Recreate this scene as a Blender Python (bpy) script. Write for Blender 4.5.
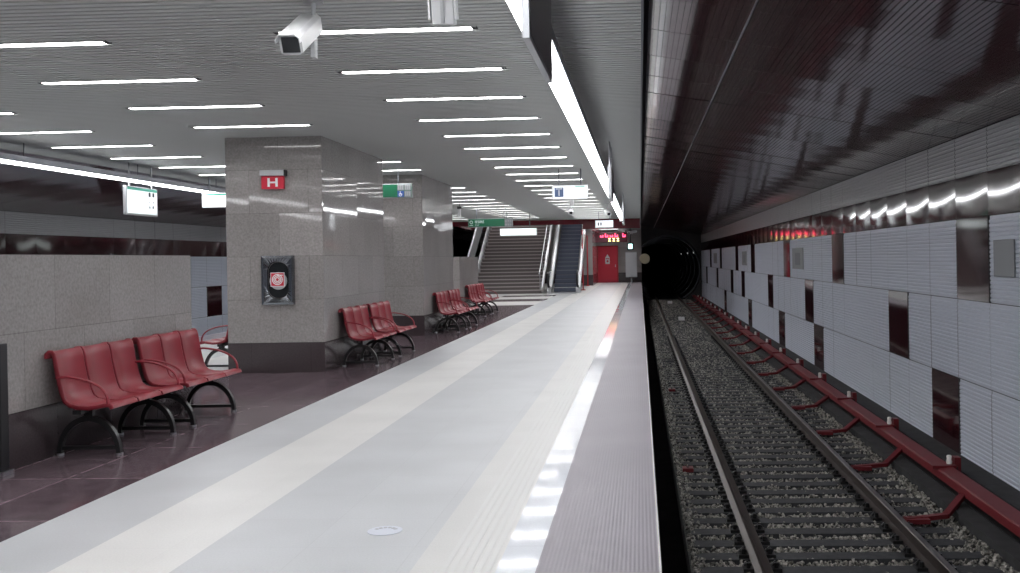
import bpy, bmesh, math, random
from mathutils import Matrix, Vector
random.seed(7)
sc = bpy.context.scene
COL = sc.collection
for o in list(bpy.data.objects): bpy.data.objects.remove(o)

# ------------------------------------------------------------------ camera, world, exposure
H = 1.55; YAW = math.atan(.04); ROLL = math.atan(.018)
cd = bpy.data.cameras.new('camera'); cam = bpy.data.objects.new('camera', cd); COL.objects.link(cam)
Fw = Vector((-math.sin(YAW), math.cos(YAW), 0)); Rw = Vector((math.cos(YAW), math.sin(YAW), 0)); Up = Vector((0, 0, 1))
xc = Rw*math.cos(ROLL)-Up*math.sin(ROLL); yc = Rw*math.sin(ROLL)+Up*math.cos(ROLL); zc = -Fw
cam.matrix_world = Matrix(((xc.x, yc.x, zc.x, 0), (xc.y, yc.y, zc.y, 0), (xc.z, yc.z, zc.z, H), (0, 0, 0, 1)))
cd.sensor_width = 36; cd.lens = 36*1000/1020; cd.shift_x = (510-600)/1020; cd.shift_y = -(286.5-258.7)/1020
cd.clip_start = .05; cd.clip_end = 400
sc.camera = cam
w = bpy.data.worlds.new('world'); sc.world = w; w.use_nodes = True
w.node_tree.nodes['Background'].inputs[0].default_value = (.6, .7, 1, 1)
w.node_tree.nodes['Background'].inputs[1].default_value = 0.0
sc.view_settings.view_transform = 'Standard'; sc.view_settings.look = 'None'
sc.view_settings.gamma = 1; sc.view_settings.use_curve_mapping = False
sc.view_settings.exposure = 1.6
LAMP_E = 9.5; STRIP_E = 6.2

ZC = 3.38          # platform ceiling
XL = -9.6           # left edge of the platform ceiling
MX = -10.4         # x' = MX - x mirrors the station about its middle line
Y0, Y1 = -8.0, 66.0
TB = -1.17         # ballast level

# ------------------------------------------------------------------ materials
def mat(name, base, rough=.5, metal=0, emit=None, es=0, coat=0, spec=.5, trans=0):
    m = bpy.data.materials.new(name); m.use_nodes = True
    b = m.node_tree.nodes['Principled BSDF']
    b.inputs['Base Color'].default_value = (*base, 1); b.inputs['Roughness'].default_value = rough
    b.inputs['Metallic'].default_value = metal; b.inputs['Coat Weight'].default_value = coat
    b.inputs['Specular IOR Level'].default_value = spec; b.inputs['Transmission Weight'].default_value = trans
    if emit: b.inputs['Emission Color'].default_value = (*emit, 1); b.inputs['Emission Strength'].default_value = es
    return m
class N:
    def __init__(s, m): s.t = m.node_tree; s.b = s.t.nodes['Principled BSDF']
    def n(s, t, **k):
        x = s.t.nodes.new(t)
        for a, v in k.items():
            if a.startswith('i_'): x.inputs[a[2:].replace('_', ' ')].default_value = v
            else: setattr(x, a, v)
        return x
    def l(s, a, b): s.t.links.new(a, b)
def math_(q, op, a, b=None):
    x = q.n('ShaderNodeMath', operation=op)
    for i, v in enumerate((a, b)):
        if v is None: continue
        if isinstance(v, (int, float)): x.inputs[i].default_value = v
        else: q.l(v, x.inputs[i])
    return x.outputs[0]
def vary(m, base, scale=40, amt=.12, bump=0, bscale=None, big=0, detail=3):
    """speckle: multiply the base colour by two noises"""
    q = N(m); tc = q.n('ShaderNodeTexCoord')
    n1 = q.n('ShaderNodeTexNoise', i_Scale=scale, i_Detail=float(detail)); q.l(tc.outputs['Object'], n1.inputs['Vector'])
    r = q.n('ShaderNodeMapRange', i_From_Min=.3, i_From_Max=.7, i_To_Min=1-amt, i_To_Max=1+amt); q.l(n1.outputs['Fac'], r.inputs['Value'])
    f = r.outputs[0]
    if big:
        n2 = q.n('ShaderNodeTexNoise', i_Scale=1.1, i_Detail=2.0); q.l(tc.outputs['Object'], n2.inputs['Vector'])
        r2 = q.n('ShaderNodeMapRange', i_From_Min=.3, i_From_Max=.7, i_To_Min=1-big, i_To_Max=1+big); q.l(n2.outputs['Fac'], r2.inputs['Value'])
        f = math_(q, 'MULTIPLY', f, r2.outputs[0])
    mx = q.n('ShaderNodeVectorMath', operation='SCALE'); mx.inputs[0].default_value = base; q.l(f, mx.inputs['Scale'])
    q.l(mx.outputs[0], q.b.inputs['Base Color'])
    if bump:
        bp = q.n('ShaderNodeBump', i_Strength=bump, i_Distance=.01); q.l(n1.outputs['Fac'], bp.inputs['Height']); q.l(bp.outputs[0], q.b.inputs['Normal'])
    return q, mx, tc
def tiled(name, base, rough, bw, bh, mortar, amt=.1, wall=False, scale=60, offset=.0, tilevar=.08, spec=.5, coat=0, joint=.6, wob=0.0):
    """stone slabs laid in a grid; wall=True maps (along, z)"""
    m = mat(name, base, rough, spec=spec, coat=coat); q, mx, tc = vary(m, base, scale, amt, big=.06)
    sep = q.n('ShaderNodeSeparateXYZ'); q.l(tc.outputs['Object'], sep.inputs[0])
    comb = q.n('ShaderNodeCombineXYZ')
    if wall:
        g = q.n('ShaderNodeNewGeometry'); sn = q.n('ShaderNodeSeparateXYZ'); q.l(g.outputs['True Normal'], sn.inputs[0])
        a = math_(q, 'MULTIPLY', math_(q, 'ABSOLUTE', sn.outputs[0]), sep.outputs[1]); b = math_(q, 'MULTIPLY', math_(q, 'ABSOLUTE', sn.outputs[1]), sep.outputs[0])
        q.l(math_(q, 'ADD', a, b), comb.inputs[0]); q.l(math_(q, 'ADD', sep.outputs[2], .193), comb.inputs[1])
    else:
        q.l(sep.outputs[1], comb.inputs[0]); q.l(math_(q, 'ADD', sep.outputs[0], .05), comb.inputs[1])
    br = q.n('ShaderNodeTexBrick', offset=offset, i_Scale=1.0, i_Mortar_Size=mortar, i_Mortar_Smooth=.1, i_Brick_Width=bw, i_Row_Height=bh)
    br.inputs['Color1'].default_value = (1-tilevar,)*3+(1,); br.inputs['Color2'].default_value = (1+tilevar,)*3+(1,); br.inputs['Mortar'].default_value = (joint,)*3+(1,)
    q.l(comb.outputs[0], br.inputs['Vector'])
    mm = q.n('ShaderNodeVectorMath', operation='MULTIPLY'); q.l(mx.outputs[0], mm.inputs[0]); q.l(br.outputs['Color'], mm.inputs[1])
    q.l(mm.outputs[0], q.b.inputs['Base Color'])
    if wob:   # every slab leans a hair differently
        nv = q.n('ShaderNodeSeparateColor'); q.l(br.outputs['Color'], nv.inputs[0])
        k = math_(q, 'MULTIPLY', math_(q, 'SUBTRACT', nv.outputs[0], 1.0), wob/.08)
        cb = q.n('ShaderNodeCombineXYZ'); q.l(k, cb.inputs[0]); q.l(k, cb.inputs[1]); q.l(math_(q, 'MULTIPLY', k, .7), cb.inputs[2])
        ad = q.n('ShaderNodeVectorMath', operation='ADD'); q.l(g.outputs['Normal'], ad.inputs[0]); q.l(cb.outputs[0], ad.inputs[1])
        no = q.n('ShaderNodeVectorMath', operation='NORMALIZE'); q.l(ad.outputs[0], no.inputs[0]); q.l(no.outputs[0], q.b.inputs['Normal'])
    return m
M = {}
M['stone'] = tiled('granite_cladding', (.305, .287, .282), .05, .86, .62, .004, .15, wall=True, offset=.5, tilevar=.08, scale=38, joint=.72, wob=.012, spec=.42)
M['stone_dark'] = tiled('dark_granite_base', (.055, .042, .046), .2, .86, .62, .004, .15, wall=True, offset=.5, joint=.7)
M['floor_grey'] = tiled('floor_grey', (.50, .515, .53), .38, .6, .6, .003, .05, scale=90, offset=.0, tilevar=.02, joint=.93)
M['floor_cream'] = tiled('floor_cream', (.66, .66, .645), .36, .6, .64, .002, .05, scale=90, tilevar=.015, joint=.95)
M['floor_mid'] = tiled('floor_mid', (.565, .565, .555), .36, .6, .43, .002, .05, scale=90, tilevar=.02, joint=.95)
M['floor_white'] = tiled('floor_white', (.70, .73, .78), .06, .9, 3, .003, .03, scale=60, tilevar=.02, joint=.8, spec=.14)
M['floor_dark'] = tiled('floor_dark', (.12, .088, .102), .13, 1.2, .6, .009, .35, scale=7, tilevar=.12, joint=2.3)
# purple edge strip, fine grooves along the platform
m = mat('floor_purple', (.245, .225, .255), .5); q, mx, tc = vary(m, (.245, .225, .255), 80, .05, big=.05)
sep = q.n('ShaderNodeSeparateXYZ'); q.l(tc.outputs['Object'], sep.inputs[0])
s = math_(q, 'SINE', math_(q, 'MULTIPLY', sep.outputs[0], 2*math.pi/.022))
bp = q.n('ShaderNodeBump', i_Strength=.12, i_Distance=.004); q.l(s, bp.inputs['Height']); q.l(bp.outputs[0], q.b.inputs['Normal'])
M['floor_purple'] = m
M['tactile'] = mat('tactile_bar', (.60, .605, .595), .4)
M['slat'] = mat('ceiling_slat', (.46, .475, .465), .5)
M['void'] = mat('dark_void', (.012, .012, .014), .8)
M['maroon'] = mat('maroon_gloss', (.035, .009, .012), .08, spec=.7, coat=.25); M['maroon'].node_tree.nodes['Principled BSDF'].inputs['Coat Roughness'].default_value = .05
M['maroon_rib'] = mat('maroon_ribbed', (.055, .019, .024), .1, metal=.0, spec=1.0)
M['maroon_trim'] = mat('maroon_fascia', (.16, .008, .018), .2, spec=.6)
M['rib'] = mat('grey_ribbed_metal', (.60, .64, .73), .36, metal=.1)
M['rib_dark'] = mat('grey_ribbed_band', (.36, .365, .385), .33, metal=.2)
M['lamp'] = mat('lamp_diffuser', (.9, .9, .9), .5, emit=(1, .98, .99), es=LAMP_E)
M['strip'] = mat('strip_diffuser', (.9, .9, .9), .5, emit=(.97, .98, 1), es=STRIP_E)
M['black'] = mat('black_metal', (.012, .012, .013), .35)
M['steel'] = mat('brushed_steel', (.55, .56, .58), .3, metal=1)
M['steel_mirror'] = mat('polished_steel', (.20, .21, .23), .18, metal=1)
M['steel_dark'] = mat('dark_steel', (.16, .17, .19), .4, metal=.8)
M['alu'] = mat('aluminium', (.42, .43, .45), .4, metal=.6)
M['white'] = mat('white_paint', (.72, .73, .74), .4)
M['white_g'] = mat('camera_grey', (.52, .53, .54), .4)
M['glass_dark'] = mat('dark_glass', (.02, .022, .025), .08)
M['red_seat'] = mat('red_seat', (.235, .018, .03), .4, coat=.0)
M['red'] = mat('red_paint', (.42, .012, .02), .4)
M['red_sign'] = mat('red_sign', (.62, .02, .05), .4)
M['green_sign'] = mat('green_sign', (.004, .085, .04), .4, emit=(.01, .25, .11), es=.06)
M['sign_white'] = mat('sign_lit', (.85, .87, .9), .4, emit=(.93, .97, 1), es=.22)
M['sign_white_dim'] = mat('sign_lit_soft', (.8, .85, .85), .4, emit=(.8, .93, .9), es=.22)
M['sign_teal'] = mat('sign_teal', (.05, .3, .22), .4, emit=(.1, .5, .4), es=.1)
M['sign_blue'] = mat('sign_blue', (.03, .08, .30), .4, emit=(.05, .12, .35), es=.06)
M['ink'] = mat('sign_ink', (.03, .04, .05), .5)
M['mark'] = mat('white_mark', (.85, .86, .88), .4)
M['rail'] = mat('rail_steel', (.07, .055, .05), .45, metal=.6)
M['rail_head'] = mat('rail_head', (.20, .175, .16), .33, metal=1)
m = mat('sleeper_concrete', (.04, .041, .045), .8); vary(m, (.04, .041, .045), 14, .25, bump=.3); M['sleeper'] = m
m = mat('ballast_stone', (.19, .185, .17), .85)
q = N(m); oi = q.n('ShaderNodeTexCoord'); nn = q.n('ShaderNodeTexNoise', i_Scale=24.0, i_Detail=1.0); q.l(oi.outputs['Object'], nn.inputs['Vector'])
cr = q.n('ShaderNodeValToRGB'); cr.color_ramp.elements[0].color = (.05, .05, .045, 1); cr.color_ramp.elements[0].position = .35
cr.color_ramp.elements[1].color = (.42, .40, .36, 1); cr.color_ramp.elements[1].position = .65
q.l(nn.outputs['Fac'], cr.inputs[0]); q.l(cr.outputs[0], q.b.inputs['Base Color']); M['ballast'] = m
m = mat('ballast_bed', (.05, .05, .047), .95); vary(m, (.05, .05, .047), 30, .6, bump=.8); M['bed'] = m
m = mat('trench_concrete', (.03, .03, .032), .9); vary(m, (.03, .03, .032), 6, .3); M['trench'] = m
M['tunnel'] = mat('tunnel_lining', (.05, .05, .052), .6)
M['third'] = mat('red_rail_cover', (.15, .012, .017), .45)
M['porcelain'] = mat('insulator', (.85, .83, .8), .3)
M['mirror_back'] = mat('mirror_disc', (.34, .31, .22), .5)
M['led_red'] = mat('led_red', (.3, 0, .02), .4, emit=(1, .05, .12), es=2.2)
M['led_yellow'] = mat('led_yellow', (.3, .25, .02), .4, emit=(1, .8, .3), es=1.6)
M['led_back'] = mat('led_panel', (.05, .01, .018), .4, emit=(.5, .02, .06), es=.01)
M['screen'] = mat('screen', (.2, .4, .4), .3, emit=(.4, .8, .75), es=1.5)
M['handrail'] = mat('handrail_rubber', (.012, .012, .014), .4)
M['step'] = mat('escalator_step', (.10, .115, .16), .45, metal=.4)
M['step_edge'] = mat('step_edge', (.20, .22, .27), .4, metal=.5)
M['stair'] = mat('stair_stone', (.42, .38, .37), .35)
M['stair_riser'] = mat('stair_riser', (.14, .12, .12), .5)
M['grey_box'] = mat('cabinet_grey', (.27, .285, .30), .5)
M['pipe'] = mat('glass_balustrade', (.6, .63, .65), .1, metal=.3)

# ------------------------------------------------------------------ mesh helper
class MB:
    def __init__(s): s.v = []; s.f = []; s.mi = []; s.sm = []
    def add(s, vs, fs, mi=0, sm=False):
        o = len(s.v); s.v += [tuple(p) for p in vs]
        for f in fs: s.f.append([i+o for i in f]); s.mi.append(mi); s.sm.append(sm)
        return s
    def box(s, x0, x1, y0, y1, z0, z1, mi=0):
        vs = [(x, y, z) for x in (x0, x1) for y in (y0, y1) for z in (z0, z1)]
        return s.add(vs, [(0, 1, 3, 2), (4, 6, 7, 5), (0, 4, 5, 1), (2, 3, 7, 6), (0, 2, 6, 4), (1, 5, 7, 3)], mi)
    def prism(s, prof, axis, a, b, mi=0, sm=False, caps=True):
        """closed profile swept along axis; prof holds the two other coordinates in xyz order"""
        def P(p, t): return (t, p[0], p[1]) if axis == 0 else (p[0], t, p[1]) if axis == 1 else (p[0], p[1], t)
        n = len(prof); vs = [P(p, a) for p in prof]+[P(p, b) for p in prof]
        s.add(vs, [(i, (i+1) % n, (i+1) % n+n, i+n) for i in range(n)], mi, sm)
        if caps: s.add(vs, [tuple(range(n))[::-1], tuple(range(n, 2*n))], mi)
        return s
    def tube(s, pts, r, n=8, mi=0, sm=True, flat=1.0):
        pts = [Vector(p) for p in pts]; rings = []
        for i, p in enumerate(pts):
            d = (pts[min(i+1, len(pts)-1)]-pts[max(i-1, 0)]).normalized()
            a = Vector((0, 1, 0)) if abs(d.y) < .9 else Vector((1, 0, 0))
            u = (a-d*a.dot(d)).normalized(); v = d.cross(u)
            rr = r[i] if isinstance(r, (list, tuple)) else r
            rings.append([p+u*(rr*math.cos(2*math.pi*k/n)*flat)+v*(rr*math.sin(2*math.pi*k/n)) for k in range(n)])
        vs = [q for g in rings for q in g]; fs = []
        for i in range(len(pts)-1):
            for k in range(n): fs.append((i*n+k, i*n+(k+1) % n, (i+1)*n+(k+1) % n, (i+1)*n+k))
        s.add(vs, fs, mi, sm); s.add(rings[0], [tuple(range(n))[::-1]], mi); s.add(rings[-1], [tuple(range(n))], mi)
        return s
    def disc(s, c, r, n, axis_d, t, mi=0):
        d = Vector(axis_d).normalized()*t/2; return s.tube([Vector(c)-d, Vector(c)+d], r, n, mi, sm=False)
    def ring(s, c, r0, r1, y, t, n=24, mi=0):
        vs = []
        for k in range(n):
            a = 2*math.pi*k/n
            for rr in (r0, r1):
                for dy in (0, t): vs.append((c[0]+rr*math.cos(a), y+dy, c[1]+rr*math.sin(a)))
        fs = []
        for k in range(n):
            a, b = 4*k, 4*((k+1) % n)
            fs += [(a, b, b+2, a+2), (a+1, a+3, b+3, b+1), (a, a+1, b+1, b), (a+2, b+2, b+3, a+3)]
        return s.add(vs, fs, mi)
    def mesh(s, name, mats):
        me = bpy.data.meshes.new(name); me.from_pydata(s.v, [], s.f)
        for m_ in (mats if isinstance(mats, (list, tuple)) else [mats]): me.materials.append(M[m_])
        me.polygons.foreach_set('material_index', s.mi); me.polygons.foreach_set('use_smooth', s.sm)
        bm = bmesh.new(); bm.from_mesh(me); bmesh.ops.recalc_face_normals(bm, faces=bm.faces); bm.to_mesh(me); bm.free()
        me.update(); return me
    def build(s, name, mats, parent=None, loc=None, bevel=0):
        o = bpy.data.objects.new(name, s.mesh(name, mats)); COL.objects.link(o)
        if parent: o.parent = parent
        if loc: o.location = loc
        if bevel:
            b = o.modifiers.new('bevel', 'BEVEL'); b.width = bevel; b.segments = 2; b.limit_method = 'ANGLE'
        return o
def tag(o, label=None, cat=None, group=None, kind=None):
    for k, v in (('label', label), ('category', cat), ('group', group), ('kind', kind)):
        if v: o[k] = v
    return o
def thing(name, label, cat, loc=(0, 0, 0), rz=0, group=None):
    o = bpy.data.objects.new(name, None); COL.objects.link(o); o.location = loc; o.rotation_euler.z = rz; o.empty_display_size = .1
    return tag(o, label, cat, group)
def struct(o, label=None, cat=None): return tag(o, label, cat, kind='structure')
def copy_tree(o, parent=None):
    c = o.copy(); COL.objects.link(c); c.parent = parent
    for ch in o.children: copy_tree(ch, c)
    return c
def text_mesh(txt, size, ext=.002):
    cu = bpy.data.curves.new('t', 'FONT'); cu.body = txt; cu.size = size; cu.extrude = ext; cu.align_x = 'CENTER'; cu.align_y = 'CENTER'
    o = bpy.data.objects.new('t', cu); COL.objects.link(o); dg = bpy.context.evaluated_depsgraph_get(); dg.update()
    me = bpy.data.meshes.new_from_object(o.evaluated_get(dg)); bpy.data.objects.remove(o); return me
def text(name, txt, size, m_, parent, loc, rot=(math.pi/2, 0, 0), bold=0):
    me = text_mesh(txt, size); me.materials.clear(); me.materials.append(M[m_])
    o = bpy.data.objects.new(name, me); COL.objects.link(o); o.parent = parent; o.location = loc; o.rotation_euler = rot; return o

# ------------------------------------------------------------------ floor
EDGE = .08
def strips():   # (x0, x1, material) for the right half, from the edge inwards
    return [(.068, EDGE, 'tactile'), (-.548, .068, 'floor_purple'), (-.748, -.548, 'floor_white'), (-1.18, -.748, 'floor_mid'),
            (-2.41, -1.18, 'floor_grey'), (-3.05, -2.41, 'floor_cream'), (-3.66, -3.05, 'floor_grey')]
fl = MB(); names = ['floor_grey', 'floor_cream', 'floor_mid', 'floor_white', 'floor_dark', 'floor_purple', 'tactile', 'trench']
def slab(x0, x1, y0, y1, m_, z=0): fl.add([(x0, y0, z), (x1, y0, z), (x1, y1, z), (x0, y1, z)], [(0, 1, 2, 3)], names.index(m_))
YD = 34.3      # where the dark floor stops
for x0, x1, m_ in strips():
    for a, b in ((x0, x1), (XL-x1, XL-x0)): slab(a, b, Y0, 64.6 if x0 > -1 or m_ != 'x' else 64.6, m_)
for y0, y1, m_ in ((Y0, YD, 'floor_dark'), (YD, 37.4, 'floor_cream'), (37.4, 39.6, 'floor_dark'), (39.6, 42.2, 'floor_cream'), (42.2, 43.6, 'floor_dark'), (43.6, 64.6, 'floor_cream')):
    slab(XL+3.66, -3.66, y0, y1, m_)
# slab body under the finishes
fl.box(XL-EDGE+.004, EDGE-.004, Y0, 64.6, -.10, -.004, names.index('floor_purple'))
fl.box(XL+.25, -.25, Y0, 64.6, -1.5, -.10, names.index('trench'))
struct(fl.build('floor', names))
tb = MB()
for k in range(6):
    x = -.79-.045*k; tb.box(x-.014, x+.014, Y0, 64.0, 0, .0018)
struct(tb.build('trim_1', ['tactile']))
# small round floor sticker
fs = thing('floor_sticker', 'small pale round sticker with dark lettering flat on the grey platform floor', 'sticker', (-1.5, 5.72, .001))
d = MB(); n = 24; d.tube([(0, 0, 0), (0, 0, .0025)], .10, 24, sm=False); M['sticker'] = mat('sticker', (.60, .63, .70), .4); d.build('sticker_disc', ['sticker'], fs)
for k in range(6):
    a = math.radians(150-k*24); t = MB().box(-.009, .009, -.011, .011, .0025, .0035).build('letter_mark', ['alu'], fs)
    t.location = (.062*math.cos(a), .062*math.sin(a), 0); t.rotation_euler.z = a-math.pi/2

# ------------------------------------------------------------------ platform ceiling of linear slats
cl = MB(); y = Y0
STX0, STX1 = -8.3, -2.6
while y < 64:
    segs = [(XL-.04, .04)]
    if y > 46.2: segs = [(XL-.04, STX0), (STX1, .04)]
    for x0, x1 in segs:
        cl.prism([(y+.000, ZC+.02), (y+.006, ZC), (y+.066, ZC), (y+.072, ZC+.02)], 0, x0, x1, 0, caps=True)
    y += .1
cl.box(XL-.04, .04, Y0, 46.2, ZC+.03, ZC+.08, 1)
cl.box(XL-.04, STX0, 46.2, 66, ZC+.03, ZC+.08, 1); cl.box(STX1, .04, 46.2, 66, ZC+.03, ZC+.08, 1)
struct(cl.build('ceiling', ['slat', 'void']))
fa = MB()
for s_ in (0, 1):
    def X(x): return x if not s_ else XL-x
    a, b = sorted((X(.04), X(.06))); fa.box(a, b, Y0, Y1, ZC-.005, ZC+.45)
struct(fa.build('trim_2', ['steel_dark']))
# maroon fascia around the stair opening and above the end wall
f = MB(); f.box(XL-.04, -2.62, 46.2, 46.35, 3.16, ZC+.02); f.box(-2.62, .03, 46.2, 46.35, 2.93, ZC+.02); f.box(-2.62, -2.5, 46.35, 64.5, 3.1, ZC)
f.box(STX0-.12, STX0, 46.35, 64.5, 3.1, ZC); struct(f.build('trim_3', ['maroon_trim']))
f = MB(); f.box(STX0, STX1, 46.36, 46.5, 3.3, 7); f.box(STX0-.1, STX0, 46.4, 66, ZC, 7); f.box(STX1, STX1+.1, 46.4, 66, ZC, 7); f.box(STX0-.1, STX1+.1, 46.3, 66, 7, 7.1)
struct(f.build('wall_stairwell', ['stone']))

# ------------------------------------------------------------------ track side walls
MOD = 1.17; YW = 11.62-MOD*16
rows = [(-.955, .045), (.045, 1.046), (1.046, 2.046)]
def snap(y): return round((y-YW)/MOD)
maro = [{snap(v) for v in (12.56, 21.6, 28.2, 36.2, 46.3)}, {snap(v) for v in (14.9, 23.9, 30.8, 38.7, 43.2, 51, 60)}, {snap(v) for v in (11.62, 19.6, 27.3, 35.5, 41.2, 49.1, 55.7)}]
def wall(side):
    s_ = side == 'left'; dz = -.19 if s_ else -.083
    X = (lambda x: MX-x) if s_ else (lambda x: x)
    rb = MB(); nmod = int((Y1-YW)/MOD)
    mset = maro if not s_ else [{snap(27), snap(38)}, {snap(32.2), snap(20.5)}, {snap(27), snap(38)}]
    def ribs(y0, y1, z0, z1, mi):
        pr = [(4.0, z0+.004)]; z = z0+.01
        tilt = random.uniform(-.004, .004)
        while z < z1-.045:
            pr += [(4.0, z), (3.988, z+.012), (3.988, z+.036), (4.0, z+.046)]; z += .05
        pr += [(4.0, z1-.004)]
        vs = []; 
        for j, yy in enumerate((y0+.004, y1-.004)):
            for (x, z) in pr: vs.append((X(x+(tilt if j else -tilt)*.6), yy, z+dz))
        n = len(pr); rb.add(vs, [(i, i+1, n+i+1, n+i) for i in range(n-1)], mi)
    for k in range(nmod):
        y0, y1 = YW+k*MOD, YW+(k+1)*MOD
        for r, (z0, z1) in enumerate(rows):
            if k not in mset[r]: ribs(y0, y1, z0, z1, 0)
        ribs(y0, y1, 2.553, 3.068, 1)
    a, b = sorted((X(4.006), X(4.10))); rb.box(a, b, YW, Y1, -1.6+dz, 4.2+dz, 2)
    wl = struct(rb.build('wall_'+side, ['rib', 'rib_dark', 'void']))
    # pillowed glossy maroon band above the ribs
    def pillow(mb, y0, y1, z0, z1, depth, ny=10, nz=4, x=3.995):
        vs = []
        for i in range(ny+1):
            for j in range(nz+1):
                u, v = i/ny, j/nz; d = depth*4*u*(1-u)*(1.2-.9*v)
                vs.append((X(x-.004-d), y0+.003+(y1-y0-.006)*u, z0+.003+(z1-z0-.006)*v+dz))
        fs_ = [(i*(nz+1)+j, (i+1)*(nz+1)+j, (i+1)*(nz+1)+j+1, i*(nz+1)+j+1) for i in range(ny) for j in range(nz)]
        mb.add(vs, fs_, 0, True)
    pb = MB()
    for k in range(nmod): pillow(pb, YW+k*MOD, YW+(k+1)*MOD, 2.046, 2.553, random.uniform(.004, .0075))
    o = pb.build('maroon_band', ['maroon'], wl); o['label'] = 'wavy glossy maroon band'
    for r, (z0, z1) in enumerate(rows):
        ks = sorted(mset[r])
        for k in ks:
            p = MB(); pillow(p, YW+k*MOD, YW+(k+1)*MOD, z0, z1, random.uniform(.0015, .003), x=3.996)
            a, b = sorted((X(3.984), X(4.0))); p.box(a, b, YW+k*MOD-.03, YW+k*MOD+.002, z0+dz, z1+dz, 1)
            p.build('maroon_panel', ['maroon', 'void'], wl)['label'] = 'glossy maroon wall panel'
    if not s_:
        for y0, y1, z0, z1 in ((10.80, 11.42, 1.27, 1.68), (24.6, 26.3, 1.2, 1.73), (37.6, 39.2, 1.2, 1.73), (52.0, 54.2, 1.2, 1.73)):
            p = MB().box(3.972, 3.99, y0, y1, z0, z1); 
            if y0 > 20: p.box(3.968, 3.973, y0+.45*(y1-y0)-.3, y0+.45*(y1-y0)+.45, z0+.1, z1-.12, 1)
            p.build('wall_cabinet', ['grey_box', 'steel_dark'], wl, bevel=.006)['label'] = 'flat grey cabinet set in the cladding'
    # sloping ribbed maroon ceiling over the track
    tc_ = MB(); x_in, z_in, x_w, z_w = (MX-XL+.11 if s_ else .11), 3.755, 3.99, 3.068; dx_ = x_w-x_in
    for k in range(nmod):
        y0, y1 = YW+k*MOD, YW+(k+1)*MOD
        j0, j1 = random.uniform(-.003, .003), random.uniform(-.003, .003)
        n = 78; pr = []
        for i in range(n):
            t = i/n; x = x_in+(x_w-x_in)*t; z = z_in+(z_w-z_in)*t
            for fx, h in ((0, .007), (.03, 0), (.85, 0), (.88, .007)):
                pr.append((x+fx*.05, z-fx*.05*.177+h))
        for rng in ((0, 17), (17, n)):
            sub = pr[rng[0]*4:rng[1]*4]
            vs = [(X(x), y0+.006, z+j0+dz) for x, z in sub]+[(X(x), (y0+y1)/2, z+(j0+j1)/2+.0025+dz) for x, z in sub]+[(X(x), y1-.006, z+j1+dz) for x, z in sub]
            m_ = len(sub)
            tc_.add(vs, [(i, i+1, m_+i+1, m_+i) for i in range(m_-1)]+[(m_+i, m_+i+1, 2*m_+i+1, 2*m_+i) for i in range(m_-1)], 0)
    # rail at the panel change and backing
    x = x_in+dx_*17/78; z = z_in+(z_w-z_in)*17/78
    a, b = sorted((X(x-.022), X(x-.010))); tc_.box(a, b, YW, Y1, z-.006+dz, z+.02+dz, 2)
    tc_.add([(X(x_in-.1), YW, z_in+.06+dz), (X(4.1), YW, z_w+.02+dz), (X(4.1), Y1, z_w+.02+dz), (X(x_in-.1), Y1, z_in+.06+dz)], [(0, 1, 2, 3)], 1)
    struct(tc_.build('ceiling', ['maroon_rib', 'void', 'alu']))
wall('right'); wall('left')

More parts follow.
